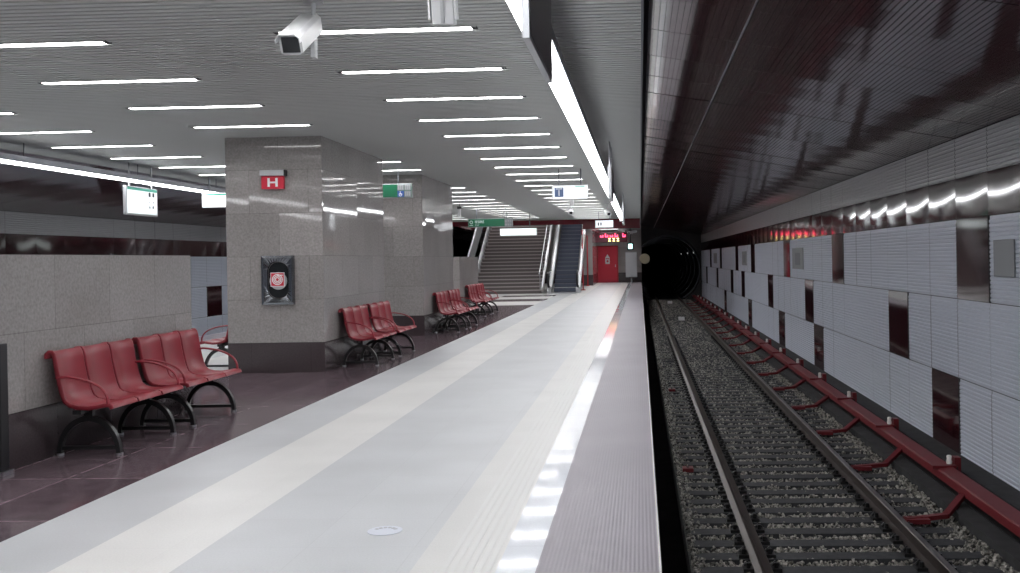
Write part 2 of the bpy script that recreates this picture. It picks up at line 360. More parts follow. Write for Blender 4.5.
# ------------------------------------------------------------------ end wall, back wall, track beds
ew = MB(); ew.box(MX+.0, .10, 65.0, 65.4, .62, 4.2, 0); ew.box(MX, .10, 65.0, 65.4, -1.3, .62, 1)
ew.box(-3.35, -2.75, 58, 65.0, .62, ZC, 0); ew.box(-3.36, -2.74, 57.99, 65.0, 0, .62, 1)
struct(ew.build('wall_far', ['stone', 'stone_dark']))
bw = MB().box(-15, 4.3, Y0-2.2, Y0-2, -1.6, 4.5); struct(bw.build('wall_back', ['stone']))
for s_ in (0, 1):
    def X(x): return x if not s_ else MX-x
    def bx(mb, x0, x1, *r): a, b = sorted((X(x0), X(x1))); mb.box(a, b, *r)
    t = MB(); bx(t, -1.2, 4.1, Y0-2, 110, -1.6, -1.45)
    bx(t, 3.16, 4.1, Y0-2, 66, -1.45, -1.08); bx(t, 3.7, 4.1, Y0-2, 66, -1.08, -1.0)
    bx(t, .40, 3.16, 66, 110, -1.45, TB-.02)
    struct(t.build('floor', ['trench']))
    t = MB(); bx(t, .40, 3.16, Y0-1.9, 65.8, -1.45, TB-.05); tag(t.build('gravel_bed', ['bed']), 'packed dark gravel underlay of the %s track' % ('left' if s_ else 'right'), 'gravel', kind='stuff')
    # tunnel portal and lining
    C, R_ = (1.77, .75), 2.28; pt = MB(); n = 48; vs = []; 
    for k in range(n):
        a = 2*math.pi*k/n; ca, sa = math.cos(a), math.sin(a)
        vs.append((X(C[0]+R_*ca), 66.0, C[1]+R_*sa))
        sc_ = 3.6/max(abs(ca), abs(sa)); vs.append((X(C[0]+sc_*ca), 66.0, C[1]+sc_*sa))
    pt.add(vs, [(2*k, 2*k+1, (2*k+3) % (2*n), (2*k+2) % (2*n)) for k in range(n)])
    for (ya, yb) in ((66, 112),):
        vs = [(X(C[0]+R_*math.cos(2*math.pi*k/n)), yy, C[1]+R_*math.sin(2*math.pi*k/n)) for yy in (ya, yb) for k in range(n)]
        pt.add(vs, [(k, (k+1) % n, (k+1) % n+n, k+n) for k in range(n)]); pt.add(vs[n:], [tuple(range(n))])
    tw = struct(pt.build('wall_tunnel', ['tunnel']))
    if not s_:
        for i, yy in enumerate((68, 74, 80, 86, 92, 98, 104)):
            rg = MB().ring(C, R_-.07, R_, yy, .25, 40); rg.build('lining_rib', ['steel_dark'], tw)
        for i, yy in enumerate((69.5, 78, 90)):
            lt = thing('tunnel_lamp', '%s small white lamp on the right side of the tunnel lining' % ('nearest', 'middle', 'farthest')[i], 'lamp', (3.80, yy, 1.85), group='tunnel lamps')
            MB().box(-.08, .12, -.12, .12, -.06, .06).build('lamp_housing', ['steel_dark'], lt); 
            MB().box(-.11, -.08, -.10, .10, -.05, .05).build('lamp_lens', ['sign_white'], lt)

# ------------------------------------------------------------------ columns and low walls
def column(x0, x1, y0, y1, z1, label, cat='column', name='column'):
    c = MB(); c.box(x0, x1, y0, y1, .43, z1); o = struct(c.build(name, ['stone']), label, cat)
    MB().box(x0-.004, x1+.004, y0-.004, y1+.004, 0, .43).build('plinth', ['stone_dark'], o)['label'] = 'dark granite plinth'
    return o
column(-5.93, -4.53, 14.14, 17.55, ZC+.02, 'near square granite column carrying the hose cabinet')
column(-5.93, -4.53, 20.75, 24.1, ZC+.02, 'second granite column behind the near column')
column(-5.6, -4.89, 6.85, 10.7, 1.665, 'low granite partition behind the two nearest benches', 'partition', 'partition_wall')
column(-5.6, -4.89, 26.9, 30.0, 1.67, 'low granite partition beyond the second column', 'partition', 'partition_wall')
p = thing('stair_gate_post', 'dark metal post at the left picture edge beside the low partition', 'post', (-4.80, 7.36, 0))
MB().box(-.078, -.01, -.05, .05, .03, .99).build('post_body', ['handrail'], p, bevel=.008); MB().box(-.08, .01, -.07, .07, 0, .03).build('foot_plate', ['steel'], p)

# ------------------------------------------------------------------ recessed ceiling lamps
cols = [(-2.83, -1.27, 'right'), (-5.88, -4.29, 'middle'), (-8.87, -7.30, 'left')]
hs = MB(); hs.box(-.81, .81, -.062, .062, -.0025, .03, 0)
lp = MB()
for y_ in (-.064, .056): lp.box(-.81, .81, y_, y_+.008, -.010, .02)  # lips added to screen distant diffusers at a grazing view
em = MB(); em.box(-.76, .76, -.054, .054, -.0035, .02)
ml = lp.mesh('added_lamp_lip', ['slat'])
mh, me_ = hs.mesh('lamp_slot', ['void']), em.mesh('lamp_diffuser', ['lamp'])
ordn = lambda k: {1: 'nearest', 2: 'second', 3: 'third'}.get(k, '%dth' % k)
for x0, x1, cn in cols:
    cnt = 0; 
    for i in list(range(-9, 34))+([23.5+k for k in range(10)] if cn == 'right' else []):  # half-step extras only add light over the platform end
        y = 7.79+1.672*i+{'right': 0, 'middle': .16, 'left': .28}[cn]
        if cn == 'middle' and (14.0 < y < 17.7 or 20.4 < y < 24.2): continue
        if y > (63 if cn == 'right' else 44) or 45.5 < y < 46.9: continue
        vis = y > 7
        if vis: cnt += 1
        if y > 46: lab = 'added unseen fill lamp over the platform end behind the maroon fascia'  # unseen lamps added to brighten the end zone
        else: lab = ('%s long fluorescent ceiling lamp from the camera in the %s lamp row' % (ordn(cnt), cn)) if vis else '%s row fluorescent ceiling lamp number %d behind the viewpoint' % (cn, int(i)+10)
        t = thing('ceiling_lamp', lab, 'ceiling lamp', ((x0+x1)/2, y, ZC), group='fluorescent lamps of the %s row' % cn)
        for nm, me in (('lamp_slot', mh), ('lamp_diffuser', me_), ('added_lamp_lip', ml)):
            o = bpy.data.objects.new(nm, me); COL.objects.link(o); o.parent = t
# continuous strip luminaires
for s_, lab in ((0, 'right'), (1, 'left')):
    def X(x): return x if not s_ else XL-x
    t = thing('strip_light', 'long continuous white strip light hanging along the %s platform edge' % lab, 'strip light', (X(-.675), 0, 3.06))
    MB().box(-.076, .08, -7.9, 40.0, -.002, .024).build('strip_diffuser', ['strip'], t)
    MB().box(-.085, .09, -7.9, 40.02, .024, .115).build('strip_housing', ['steel_dark'], t)
    for k in range(12): MB().tube([(0, 1+3.3*k, .13), (0, 1+3.3*k, ZC-3.06)], .008).build('suspension_rod', ['steel_dark'], t)

# ------------------------------------------------------------------ benches
def bench(loc, flip, label):
    """local: x forward from the wall, y along, z up; three seats"""
    t = thing('platform_bench', label, 'bench', loc, math.pi if flip else 0, 'red three-seat platform benches')
    prof = [(-.015, .815), (-.012, .85), (.012, .872), (.04, .872), (.058, .85), (.07, .80), (.085, .70), (.105, .60), (.125, .52), (.148, .462), (.185, .432), (.25, .415), (.33, .41), (.40, .418), (.465, .431), (.505, .434), (.53, .424), (.538, .40)]
    W, g = .402, .427
    for k in (-1, 0, 1):
        s = MB(); n = len(prof); th = .010
        nr = []
        for i, p in enumerate(prof):
            a, b = prof[max(i-1, 0)], prof[min(i+1, n-1)]; d = Vector((b[0]-a[0], b[1]-a[1])).normalized(); nr.append((-d.y, d.x))
        # shell with raised side lips
        cs = [(-W/2, .0), (-W/2, .008), (-W/2+.010, .010), (-W/2+.020, .001), (0, .0), (W/2-.020, .001), (W/2-.010, .010), (W/2, .008), (W/2, .0), (W/2, -th-.012), (0, -th-.012), (-W/2, -th-.012)]
        m_ = len(cs); vs = []
        for i, p in enumerate(prof):
            for (yy, h) in cs: vs.append((p[0]-nr[i][0]*-h, k*g+yy, p[1]+nr[i][1]*h))
        s.add(vs, [(i*m_+j, i*m_+(j+1) % m_, (i+1)*m_+(j+1) % m_, (i+1)*m_+j) for i in range(n-1) for j in range(m_)], 0, True)
        s.add(vs[:m_], [tuple(range(m_))]); s.add(vs[-m_:], [tuple(range(m_))])
        s.build('seat_shell', ['red_seat'], t)
    for yy in (-g*1.5+.02, g*1.5-.02):
        pts = []
        for i in range(13):
            u = i/12; a = math.pi*.5*u
            pts.append((.07+.43*math.sin(a)**1.15, yy, .465+.205*math.cos(a)**.75 if u < 1 else .44))
        pts = [(.07, yy, .655)]+[(.07+.43*math.sin(math.pi/2*i/12), yy, .44+.225*max(0, math.cos(math.pi/2*i/12))**.8) for i in range(1, 13)]
        MB().tube(pts, .011, 8, flat=1.5).build('armrest', ['red_seat'], t)
    MB().box(.20, .27, -g*1.45, g*1.45, .355, .39).build('seat_beam', ['black'], t)
    for yy in (-.48, .48):
        lg = MB(); a0 = []
        for i in range(21):
            a = math.pi*i/20; a0.append((.262-.25*math.cos(a), .012+.292*math.sin(a)))
        vs = []
        for i, (x, z) in enumerate(a0):
            a = math.pi*i/20; nx, nz = -math.cos(a), math.sin(a); wd = .017+.006*math.sin(a)
            for (s1, s2) in ((-1, -1), (1, -1), (1, 1), (-1, 1)): vs.append((x+nx*wd*s1, yy+s2*.022, z+nz*wd*s1))
        lg.add(vs, [(4*i+j, 4*i+(j+1) % 4, 4*i+4+(j+1) % 4, 4*i+4+j) for i in range(20) for j in range(4)]+[(0, 1, 2, 3), (80, 81, 82, 83)])
        lg.box(.02, .505, yy-.015, yy+.015, .045, .075); lg.box(.225, .30, yy-.02, yy+.02, .30, .40); o = lg.build('leg', ['black'], t)
        for x in (.012, .512): MB().disc((x, yy, .008), .028, 12, (0, 0, 1), .016).build('foot_pad', ['steel'], o)
    return t
names_b = [((-4.85, 8.60), 'red three-seat metal bench nearest the camera, against the low partition'),
           ((-4.85, 9.975), 'red bench second from the camera, at the far end of the low partition'),
           ((-4.49, 15.38), 'red bench by the near column, the closer one of its pair'),
           ((-4.49, 16.83), 'red bench by the near column, the farther one of its pair'),
           ((-4.49, 22.15), 'red bench by the second column, the closer one of its pair'),
           ((-4.49, 23.62), 'red bench by the second column, the farther one of its pair'),
           ((-4.85, 28.25), 'small distant red bench before the stairs, the closer of its pair'),
           ((-4.85, 29.68), 'farthest red bench, just in front of the stairs')]
for (x, y), lab in names_b: bench((x, y, 0), False, lab)
bench((-5.97, 15.1, 0), True, 'red bench facing the far track, half hidden behind the near column')

# ------------------------------------------------------------------ column fittings
t = thing('hydrant_sign', 'red sign with a white H under a grey lamp box on the near column', 'sign', (-5.22, 14.14, 2.63))
MB().box(-.175, .175, -.10, 0, .185, .27).build('lamp_box', ['alu'], t, bevel=.006)
MB().box(.178, .20, -.11, -.02, .18, .265).build('end_bracket', ['black'], t)
MB().box(-.16, .16, -.07, -.02, 0, .183).build('sign_plate', ['red_sign'], t)
hm = MB()
for x in (-.062, .037): hm.box(x, x+.03, -.074, -.07, .03, .155)
hm.box(-.035, .04, -.074, -.07, .08, .105)
hm.v = [(v[0]*1.15+.0, v[1], v[2]) for v in hm.v]; hm.build('letter_h', ['mark'], t)
t = thing('hose_cabinet', 'steel fire hose cabinet with oval window and red reel symbol in the near column', 'fire hose cabinet', (-5.18, 14.14, .975))
W_, H_ = .47, .70
def frame_rings(mb, ri, ro_z):
    pass
fr = MB()
outer = [(-W_/2, 0), (W_/2, 0), (W_/2, H_), (-W_/2, H_)]
def stad(hw, hh, n=8, k=.9):   # rounded window outline
    pts = []; r = hw*k
    for (cx, cz, a0) in ((hw-r, hh-r, 0), (-hw+r, hh-r, 90), (-hw+r, -hh+r, 180), (hw-r, -hh+r, 270)):
        for i in range(n+1): a = math.radians(a0+90*i/n); pts.append((cx+r*math.cos(a), H_/2+cz+r*math.sin(a)))
    return pts
def sq(hw, hh, n=8):
    pts = []
    for (sx, sz, h) in ((1, 1, 0), (-1, 1, 1), (-1, -1, 0), (1, -1, 1)):
        for i in range(n+1):
            u = i/n
            if h == 0: p = (sx*hw, sz*hh*min(1, 2*u)) if u <= .5 else (sx*hw*(1-(2*u-1)), sz*hh)
            else: p = (sx*hw*min(1, 2*u), sz*hh) if u <= .5 else (sx*hw, sz*hh*(1-(2*u-1)))
            pts.append((p[0], H_/2+p[1]))
    return pts
rg = [(sq(W_/2, H_/2), 0.0), (sq(W_/2, H_/2), -.045), (sq(W_/2-.03, H_/2-.03), -.05), (stad(.155, .265), -.025), (stad(.145, .255), .02)]
vs = [(x, yy, z) for pts, yy in rg for x, z in pts]; n = len(rg[0][0])
fr.add(vs, [(i*n+k, i*n+(k+1) % n, (i+1)*n+(k+1) % n, (i+1)*n+k) for i in range(4) for k in range(n)]); fr.build('frame', ['steel_mirror'], t)
b = MB(); pts = stad(.146, .256); b.add([(x, -.002, z) for x, z in pts], [tuple(range(len(pts)))]); b.build('window', ['glass_dark'], t)
MB().disc((0, -.012, H_/2-.01), .125, 28, (0, 1, 0), .016).build('hose_reel', ['steel'], t)
MB().box(-.105, .095, -.034, -.024, H_/2-.09, H_/2+.11).build('symbol_border', ['mark'], t)
sg = MB().box(-.096, .086, -.038, -.034, H_/2-.081, H_/2+.101).build('symbol_plate', ['red_sign'], t)
sp = MB()
for r_ in (.022, .044, .066): sp.ring((-.005, H_/2+.01), r_, r_+.012, -.042, .004, 28)
sp.box(-.005, .075, -.042, -.038, H_/2+.065, H_/2+.078); sp.build('spiral', ['mark'], sg)

# ------------------------------------------------------------------ hanging signs
def rods(t, xs, y, z0, z1, m_='steel_dark', along='x'):
    for x in xs: MB().tube([(x, y, z0), (x, y, z1)] if along == 'x' else [(y, x, z0), (y, x, z1)], .012, 6).build('hanging_rod', [m_], t)
def cross_sign(x0, x1, y, z0, z1, face, label, cat='sign'):
    xc_ = (x0+x1)/2; t = thing('hanging_sign', label, cat, (xc_, y, z0)); w_, h = (x1-x0)/2, z1-z0
    MB().box(-w_, w_, -.05, .05, 0, h).build('sign_box', ['alu'], t, bevel=.004)
    MB().box(-w_+.012, w_-.012, -.053, -.0495, .012, h-.012).build('sign_face', [face], t)
    rods(t, (-w_*.62, w_*.62), 0, h, ZC-z0); return t
t = cross_sign(-1.75, -1.03, 20.2, 2.76, 3.05, 'sign_white', 'small lit white sign with a blue track number 1 square, hanging mid platform')
M['number_blue'] = mat('number_blue', (.09, .14, .27), .4); MB().box(-.31, -.13, -.057, -.053, .05, .24).build('number_square', ['number_blue'], t)
MB().box(-.285, -.155, -.060, -.057, .205, .225).build('bar', ['mark'], t); text('digit', '1', .17, 'mark', t, (-.22, -.058, .125))
MB().box(.10, .30, -.057, -.053, .245, .262).build('teal_line', ['sign_teal'], t)
t = cross_sign(-8.95, -8.23, 20.2, 2.74, 3.04, 'sign_white', 'lit white sign with a green top edge, hanging left of the near column')
MB().box(-.34, .34, -.057, -.053, .245, .282).build('green_line', ['sign_teal'], t)
t = cross_sign(-1.72, -1.02, 39.0, 2.76, 3.05, 'sign_white', 'tiny lit white sign hanging before the red door, marked with two strokes')
for x in (-.25, -.15): MB().box(x, x+.05, -.057, -.053, .08, .2).build('stroke', ['ink'], t)
MB().box(-.2, .2, -.057, -.053, .02, .03).build('line', ['ink'], t) if 0 else None
t = cross_sign(-5.42, -3.98, 38.7, 2.50, 2.79, 'sign_white_dim', 'long pale lit sign hanging before the main stairs')
# green exit signs
t = cross_sign(-6.03, -4.52, 19.85, 2.84, 3.12, 'green_sign', 'green sign with four pictograms hanging at the second column')
for k, (x, z, m_) in enumerate(((.46, .145, 'grey_box'), (.60, .145, 'grey_box'), (.46, .015, 'sign_blue'), (.60, .015, 'grey_box'))):
    q_ = MB().box(x, x+.13, -.058, -.053, z, z+.12).build('pictogram', [m_], t)
    if m_ == 'sign_blue':
        g_ = MB(); g_.ring((x+.06, z+.045), .022, .032, -.061, .003, 18); g_.box(x+.052, x+.062, -.061, -.058, z+.05, z+.09); g_.disc((x+.057, -.0595, z+.1), .01, 10, (0, 1, 0), .003); g_.box(x+.055, x+.095, -.061, -.058, z+.048, z+.056)
        g_.build('wheelchair_symbol', ['mark'], q_)
    else:
        g_ = MB()
        for j in range(3):
            a = x+.012+j*.038; g_.disc((a+.015, -.0595, z+.088), .012, 10, (0, 1, 0), .003); g_.box(a+.004, a+.026, -.061, -.058, z+.02, z+.074)
        g_.build('people_symbol', ['alu'], q_)
t = cross_sign(-5.98, -4.42, 34.8, 2.73, 3.02, 'green_sign', 'green exit sign with white lettering hanging before the main stairs')
g_ = MB(); g_.ring((-.67, .17), .04, .058, -.057, .004, 20); g_.box(-.73, -.61, -.057, -.053, .055, .075); g_.build('exit_symbol', ['mark'], t)
text('lettering', 'IESIRE', .13, 'mark', t, (-.38, -.056, .175)); text('lettering', 'EXIT', .07, 'mark', t, (-.46, -.056, .065))
q_ = MB().box(.50, .77, -.057, -.053, .012, .27).build('pictogram', ['grey_box'], t)
g_ = MB()
for j in range(3): g_.box(.53+j*.08, .57+j*.08, -.061, -.057, .15+.02*(j % 2), .23); g_.box(.53+j*.08, .575+j*.08, -.061, -.057, .04, .10)
g_.build('people_symbol', ['alu'], q_)
# signs hung lengthwise along the edge
def long_sign(x, y0, y1, z0, z1, side, label, thick=.05, front='sign_white'):
    t = thing('line_map_sign', label, 'sign', (x, (y0+y1)/2, z0)); h = z1-z0; l = (y1-y0)/2
    MB().box(-thick/2, thick/2, -l, l, 0, h).build('sign_box', ['alu'], t, bevel=.003)
    a, b = sorted((side*(thick/2-.001), side*(thick/2+.004))); MB().box(a, b, -l+.03, l-.03, .03, h-.03).build('sign_face', [front], t)
    a, b = sorted((-side*(thick/2-.001), -side*(thick/2+.003))); MB().box(a, b, -l+.02, l-.02, .02, h-.02).build('back_panel', ['maroon_back'], t)
    zt = ZC-z0 if abs(x-(-.45)) < .2 else ZC-z0
    for yy in (-l*.72, l*.72): MB().tube([(0, yy, h), (0, yy, zt)], .014, 6).build('hanging_rod', ['alu'], t)
    return t
M['maroon_back'] = mat('sign_back', (.10, .08, .09), .35)
long_sign(-.471, 4.27, 5.37, 2.5, 3.0, -1, 'large sign seen edge-on at the top of the picture beside the strip light', .034)
long_sign(-.445, 15.5, 16.6, 2.48, 3.0, -1, 'middle edge-on sign, thin and pale, beside the strip light')
long_sign(-.445, 27.6, 28.8, 2.5, 3.0, -1, 'far edge-on sign near the end of the strip light')
t = long_sign(-8.9, 16.98, 18.1, 2.465, 2.97, 1, 'white line map sign with a green top bar hanging over the left platform edge', .06)
MB().box(.034, .037, -.53, .53, .44, .485).build('green_bar', ['sign_teal'], t)
MB().box(.034, .037, -.5, .32, .338, .343).build('route_line', ['alu'], t)
for (yy, z, s_) in ((.22, .35, .07), (.36, .35, .07), (.24, .14, .035), (.36, .14, .045), (.25, .24, .02), (.38, .24, .025)):
    MB().box(.034, .038, yy, yy+s_, z, z+s_*1.1).build('map_mark', ['ink'], t)
MB().box(.034, .0365, -.53, .53, .035, .13).build('footer_band', ['sign_white_dim'], t)

# ------------------------------------------------------------------ hanging cameras
def cctv(loc, rz, tilt, drop, label, sc_=1.0, ox=0, br=.13, oy=0):
    t = thing('security_camera', label, 'camera', loc)
    MB().disc((0, 0, -.01), .07, 20, (0, 0, 1), .02).build('ceiling_plate', ['alu'], t)
    MB().tube([(0, 0, -.01), (0, 0, -drop)], .016).build('drop_pole', ['white_g'], t)
    MB().box(-.014, .014, -.03, .03, -drop-br, -drop+.02).build('mount_bracket', ['white_g'], t)
    mt = Matrix.Rotation(rz, 4, 'Z') @ Matrix.Rotation(tilt, 4, 'X')
    def put(mb, nm, mm, par=t, bv=.0):
        mb.v = [tuple((mt @ Vector(v))*sc_+Vector((ox, oy, -drop-.02))) for v in mb.v]; return mb.build(nm, mm, par, bevel=bv)
    oc = [(-.062, -.045), (-.04, -.06), (.04, -.06), (.062, -.045), (.062, .035), (.04, .058), (-.04, .058), (-.062, .035)]
    b_ = put(MB().prism(oc, 1, -.20, .22), 'camera_housing', ['white'], bv=.004)
    sh = [(-.068, .02), (-.068, .045), (-.045, .068), (.045, .068), (.068, .045), (.068, .02), (.064, .02), (.064, .043), (.043, .063), (-.043, .063), (-.064, .043), (-.064, .02)]
    put(MB().prism(sh, 1, -.25, .2), 'sun_shield', ['white'])
    put(MB().box(-.048, .048, -.206, -.199, -.045, .042), 'lens_window', ['glass_dark'], b_)
    return t
cctv((-2.235, 6.86, ZC), math.radians(1), math.radians(28), .25, 'white security camera with hood hanging from the ceiling, dark lens toward viewer', 1.2, -.040, .15, -.15)
t = thing('camera_housing', 'pale box shaped camera housing cut off by the top of the picture', 'camera', (-1.262, 6.5, ZC)); t.rotation_euler = (math.radians(12), 0, 0)
MB().box(-.075, .075, -.05, .05, -.275, -.01).build('housing_body', ['white_g'], t, bevel=.008); MB().box(-.012, .012, -.056, -.048, -.265, -.02).build('cover_seam', ['alu'], t)
for x in (-.092, .080): MB().box(x, x+.012, -.06, .03, -.24, -.015).build('side_rail', ['white'], t)
cctv((-2.15, 31.6, ZC), 0, math.radians(15), .3, 'tiny white camera hanging above the escalator')
cctv((-1.05, 33.0, ZC), .3, math.radians(15), .3, 'tiny white camera hanging before the red door sign')
cctv((-.80, 46.6, ZC), .9, math.radians(10), .5, 'left one of two white cameras before the end wall')
cctv((-.33, 46.6, ZC), -.9, math.radians(10), .6, 'right one of two white cameras before the end wall')
for (x, y), lab in (((-1.72, 25.6), 'black and white pendant loudspeaker hidden behind the lit number 1 sign'), ((-5.6, 31.0), 'black and white pendant loudspeaker beside the second column')):
    t = thing('pendant_speaker', lab, 'speaker', (x, y, ZC)); MB().tube([(0, 0, 0), (0, 0, -.12)], .01).build('drop_pole', ['black'], t)
    MB().box(-.07, .07, -.05, .05, -.2, -.12).build('speaker_cap', ['black'], t, bevel=.01); MB().tube([(0, 0, -.2), (0, 0, -.46)], .045, 12).build('speaker_horn', ['white'], t)

# ------------------------------------------------------------------ stairs and escalator at the far end
st = thing('main_staircase', 'wide grey stone staircase rising behind the platform end', 'staircase', (-6.15, 45.9, 0))
for k in range(30):
    z = .165*k; b_ = MB().box(-1.62, 1.62, .3*k, .3*k+.32, max(0, z-.1), z+.165, 1); b_.box(-1.62, 1.62, .3*k-.025, .3*k+.3, z+.125, z+.17, 0); b_.build('step', ['stair', 'stair_riser'], st)
for sx in (-1.66, 1.56):
    b_ = MB()
    b_.add([(sx+dx, y, z) for dx in (0, .1) for (y, z) in ((0, 0), (0, .25), (9, 5.2), (9, 4.95))], [(0, 1, 2, 3), (7, 6, 5, 4), (0, 4, 5, 1), (1, 5, 6, 2), (2, 6, 7, 3), (3, 7, 4, 0)])
    b_.build('side_string', ['steel'], st)
for sx in (-1.5, 1.5):
    b_ = MB().tube([(sx, -.1, .9), (sx, .1, .95), (sx, 9, .95+4.9)], .03); 
    for k in range(7): b_.tube([(sx, .3+1.3*k, .16+.715*k), (sx, .3+1.3*k, 1.06+.715*k)], .018)
    b_.build('handrail', ['steel'], st)
t = thing('glass_balustrade', 'bright steel and glass balustrade on the left side of the stairs', 'balustrade', (-8.15, 45.9, 0))
b_ = MB(); b_.add([(dx, y, z) for dx in (-.03, .03) for (y, z) in ((0, .1), (0, 1.0), (9, 5.95), (9, 5.05))], [(0, 1, 2, 3), (7, 6, 5, 4), (0, 4, 5, 1), (1, 5, 6, 2), (2, 6, 7, 3), (3, 7, 4, 0)]); b_.build('glass_panel', ['pipe'], t)
MB().tube([(0, -.2, 1.0), (0, 9, 6.06)], .045).build('top_rail', ['steel'], t); MB().box(-.06, .06, 0, .12, 0, 1.0).build('newel_post', ['steel'], t)
es = thing('escalator', 'escalator with dark blue steps between steel balustrades', 'escalator', (-3.53, 45.9, 0))
for k in range(30):
    y = .9+.4*k if k else .4; z = .2*max(0, k-0); 
    b_ = MB(); b_.box(-.52, .52, .35+.36*k, .35+.36*k+.38, max(-.05, z-.16), z+.02, 0)
    b_.box(-.52, .52, .35+.36*k-.006, .35+.36*k+.02, z, z+.024, 1); b_.build('step', ['step', 'step_edge'], es)
MB().box(-.62, .62, -.8, .35, 0, .02).build('landing_plate', ['steel'], es)
for sx, nm in ((-.66, 'l'), (.66, 'r')):
    sl = .2/.36; g_ = MB()
    g_.add([(sx+dx, y, z) for dx in (-.09, .09) for (y, z) in ((-.2, 0), (-.2, .28), (.4, .30), (10.5, .30+10.1*sl), (10.5, 10.1*sl-.1), (.4, 0))],
           [(0, 1, 2, 3, 4, 5), (11, 10, 9, 8, 7, 6)]+[(i, (i+1) % 6, (i+1) % 6+6, i+6) for i in range(6)]); g_.build('skirt', ['steel'], es)
    g_ = MB(); g_.add([(sx+dx, y, z) for dx in (-.01, .01) for (y, z) in ((-.35, .28), (-.45, .6), (-.3, .88), (.5, .95), (10.5, .95+10*sl), (10.5, .3+10*sl))],
           [(0, 1, 2, 3, 4, 5), (11, 10, 9, 8, 7, 6)]+[(i, (i+1) % 6, (i+1) % 6+6, i+6) for i in range(6)]); g_.build('side_panel', ['pipe'], es)
    MB().tube([(sx, .0, .30), (sx, -.42, .32), (sx, -.62, .45), (sx, -.68, .62), (sx, -.62, .8), (sx, -.42, .93), (sx, -.1, .97), (sx, .5, 1.0), (sx, 10.5, 1.0+10*sl)], [.055]*7+[.045, .045]).build('handrail', ['handrail'], es)

for k, (y, z) in enumerate(((48.5, 6.9), (52, 6.9), (55.5, 6.95))):  # unseen lamps added to light the stairs and far end
    t = thing('ceiling_lamp', '%s added unseen fill lamp high in the stairwell above the stairs' % ('nearest', 'middle', 'farthest')[k], 'ceiling lamp', (-5.4, y, z), group='added stairwell fill lamps')
    MB().box(-2.4, 2.4, -.12, .12, 0, .08).build('lamp_housing', ['alu'], t); MB().box(-2.3, 2.3, -.1, .1, -.03, 0).build('lamp_diffuser', ['lamp'], t)

# ------------------------------------------------------------------ platform end: door, cabinet, displays
dr = MB().box(-2.72, -1.50, 64.93, 65.0, 0, 2.30); d_ = struct(dr.build('door_1', ['red_sign'], bevel=.005)); d_['label'] = 'red metal service door'
g_ = MB(); g_.add([(-2.27, 64.925, 1.58), (-1.95, 64.925, 1.58), (-2.11, 64.925, 1.84), (-2.27, 64.92, 1.58), (-1.95, 64.92, 1.58), (-2.11, 64.92, 1.84)], [(0, 1, 2), (5, 4, 3)]); g_.ring((-2.11, 1.38), .09, .17, 64.92, .01, 4)
g_.box(-2.25, -1.97, 64.92, 64.93, 1.2, 1.28); g_.box(-2.25, -2.19, 64.92, 64.93, 1.28, 1.56); g_.box(-2.03, -1.97, 64.92, 64.93, 1.28, 1.56)
g_.build('door_symbol', ['mark'], d_); f = MB().box(-2.80, -2.72, 64.9, 65.0, 0, 2.38); f.box(-1.50, -1.42, 64.9, 65, 0, 2.38); f.box(-2.8, -1.42, 64.9, 65, 2.3, 2.38); f.build('door_frame', ['red'], d_)
MB().box(-1.62, -1.58, 64.88, 64.93, 1.0, 1.15).build('door_handle', ['steel'], d_)
t = thing('red_upright', 'thin red tube standing left of the red door', 'pipe', (-3.02, 57.4, 0)); MB().tube([(0, 0, 0), (0, 0, 2.9)], .035, 10).build('pipe', ['red'], t); MB().disc((0, 0, .02), .11, 14, (0, 0, 1), .04).build('floor_flange', ['red'], t)  # narrow red vertical line drawn as a slim tube
t = thing('red_upright', 'thicker red tube beside the escalator foot', 'pipe', (-2.84, 49.5, 0)); MB().tube([(0, 0, 0), (0, 0, 3.0)], .03, 10).build('pipe', ['red'], t); MB().disc((0, 0, .02), .12, 14, (0, 0, 1), .04).build('floor_flange', ['red'], t)  # another red vertical line drawn as a tube
t = thing('departure_display', 'glowing red and yellow departure display above the red door', 'display', (-1.72, 62.0, 2.55))
MB().box(-1.05, .95, -.08, .08, 0, .62).build('display_case', ['led_back'], t, bevel=.01); rods(t, (-.7, .7), 0, .62, ZC-2.55)
for k, (dx, n) in enumerate(((-.72, 1), (-.42, 1), (-.12, 1), (.18, 1), (.42, 0), (.66, 1))):
    if not n: continue
    g_ = MB(); g_.box(dx, dx+.05, -.095, -.08, .32, .55 if k % 2 else .44); g_.box(dx, dx+.19, -.095, -.08, .32, .37); g_.box(dx+.14, dx+.19, -.095, -.08, .32, .46); g_.build('red_character', ['led_red'], t)
for k in range(3):
    g_ = MB(); x = -.22+.26*k; g_.box(x, x+.15, -.095, -.08, .06, .10); g_.box(x+.05, x+.10, -.095, -.08, .06, .26); g_.box(x, x+.15, -.095, -.08, .22, .26); g_.build('yellow_character', ['led_yellow'], t)
t = thing('equipment_cabinet', 'tall grey cabinet on a post at the platform end', 'cabinet', (-.55, 62.5, 0))
MB().box(-.36, .36, -.15, .15, .36, 1.95).build('cabinet_body', ['grey_box'], t, bevel=.01); MB().tube([(0, 0, 0), (0, 0, .36)], .05).build('post', ['steel'], t); MB().box(-.34, .34, -.165, -.15, .4, 1.9).build('cabinet_door', ['alu'], t)
t = thing('ceiling_monitor', 'small black monitor with a glowing teal screen hanging at the platform end', 'monitor', (-.47, 50, 1.96))
MB().box(-.16, .16, -.1, .1, 0, .36).build('monitor_case', ['black'], t, bevel=.01); MB().box(-.1, .1, -.106, -.1, .06, .30).build('screen', ['screen'], t); MB().tube([(0, 0, .36), (0, 0, ZC-1.96)], .025).build('drop_pole', ['black'], t)
t = thing('round_mirror', 'round tan disc mirror on a bracket at the tunnel mouth', 'mirror', (.29, 61, 1.5))
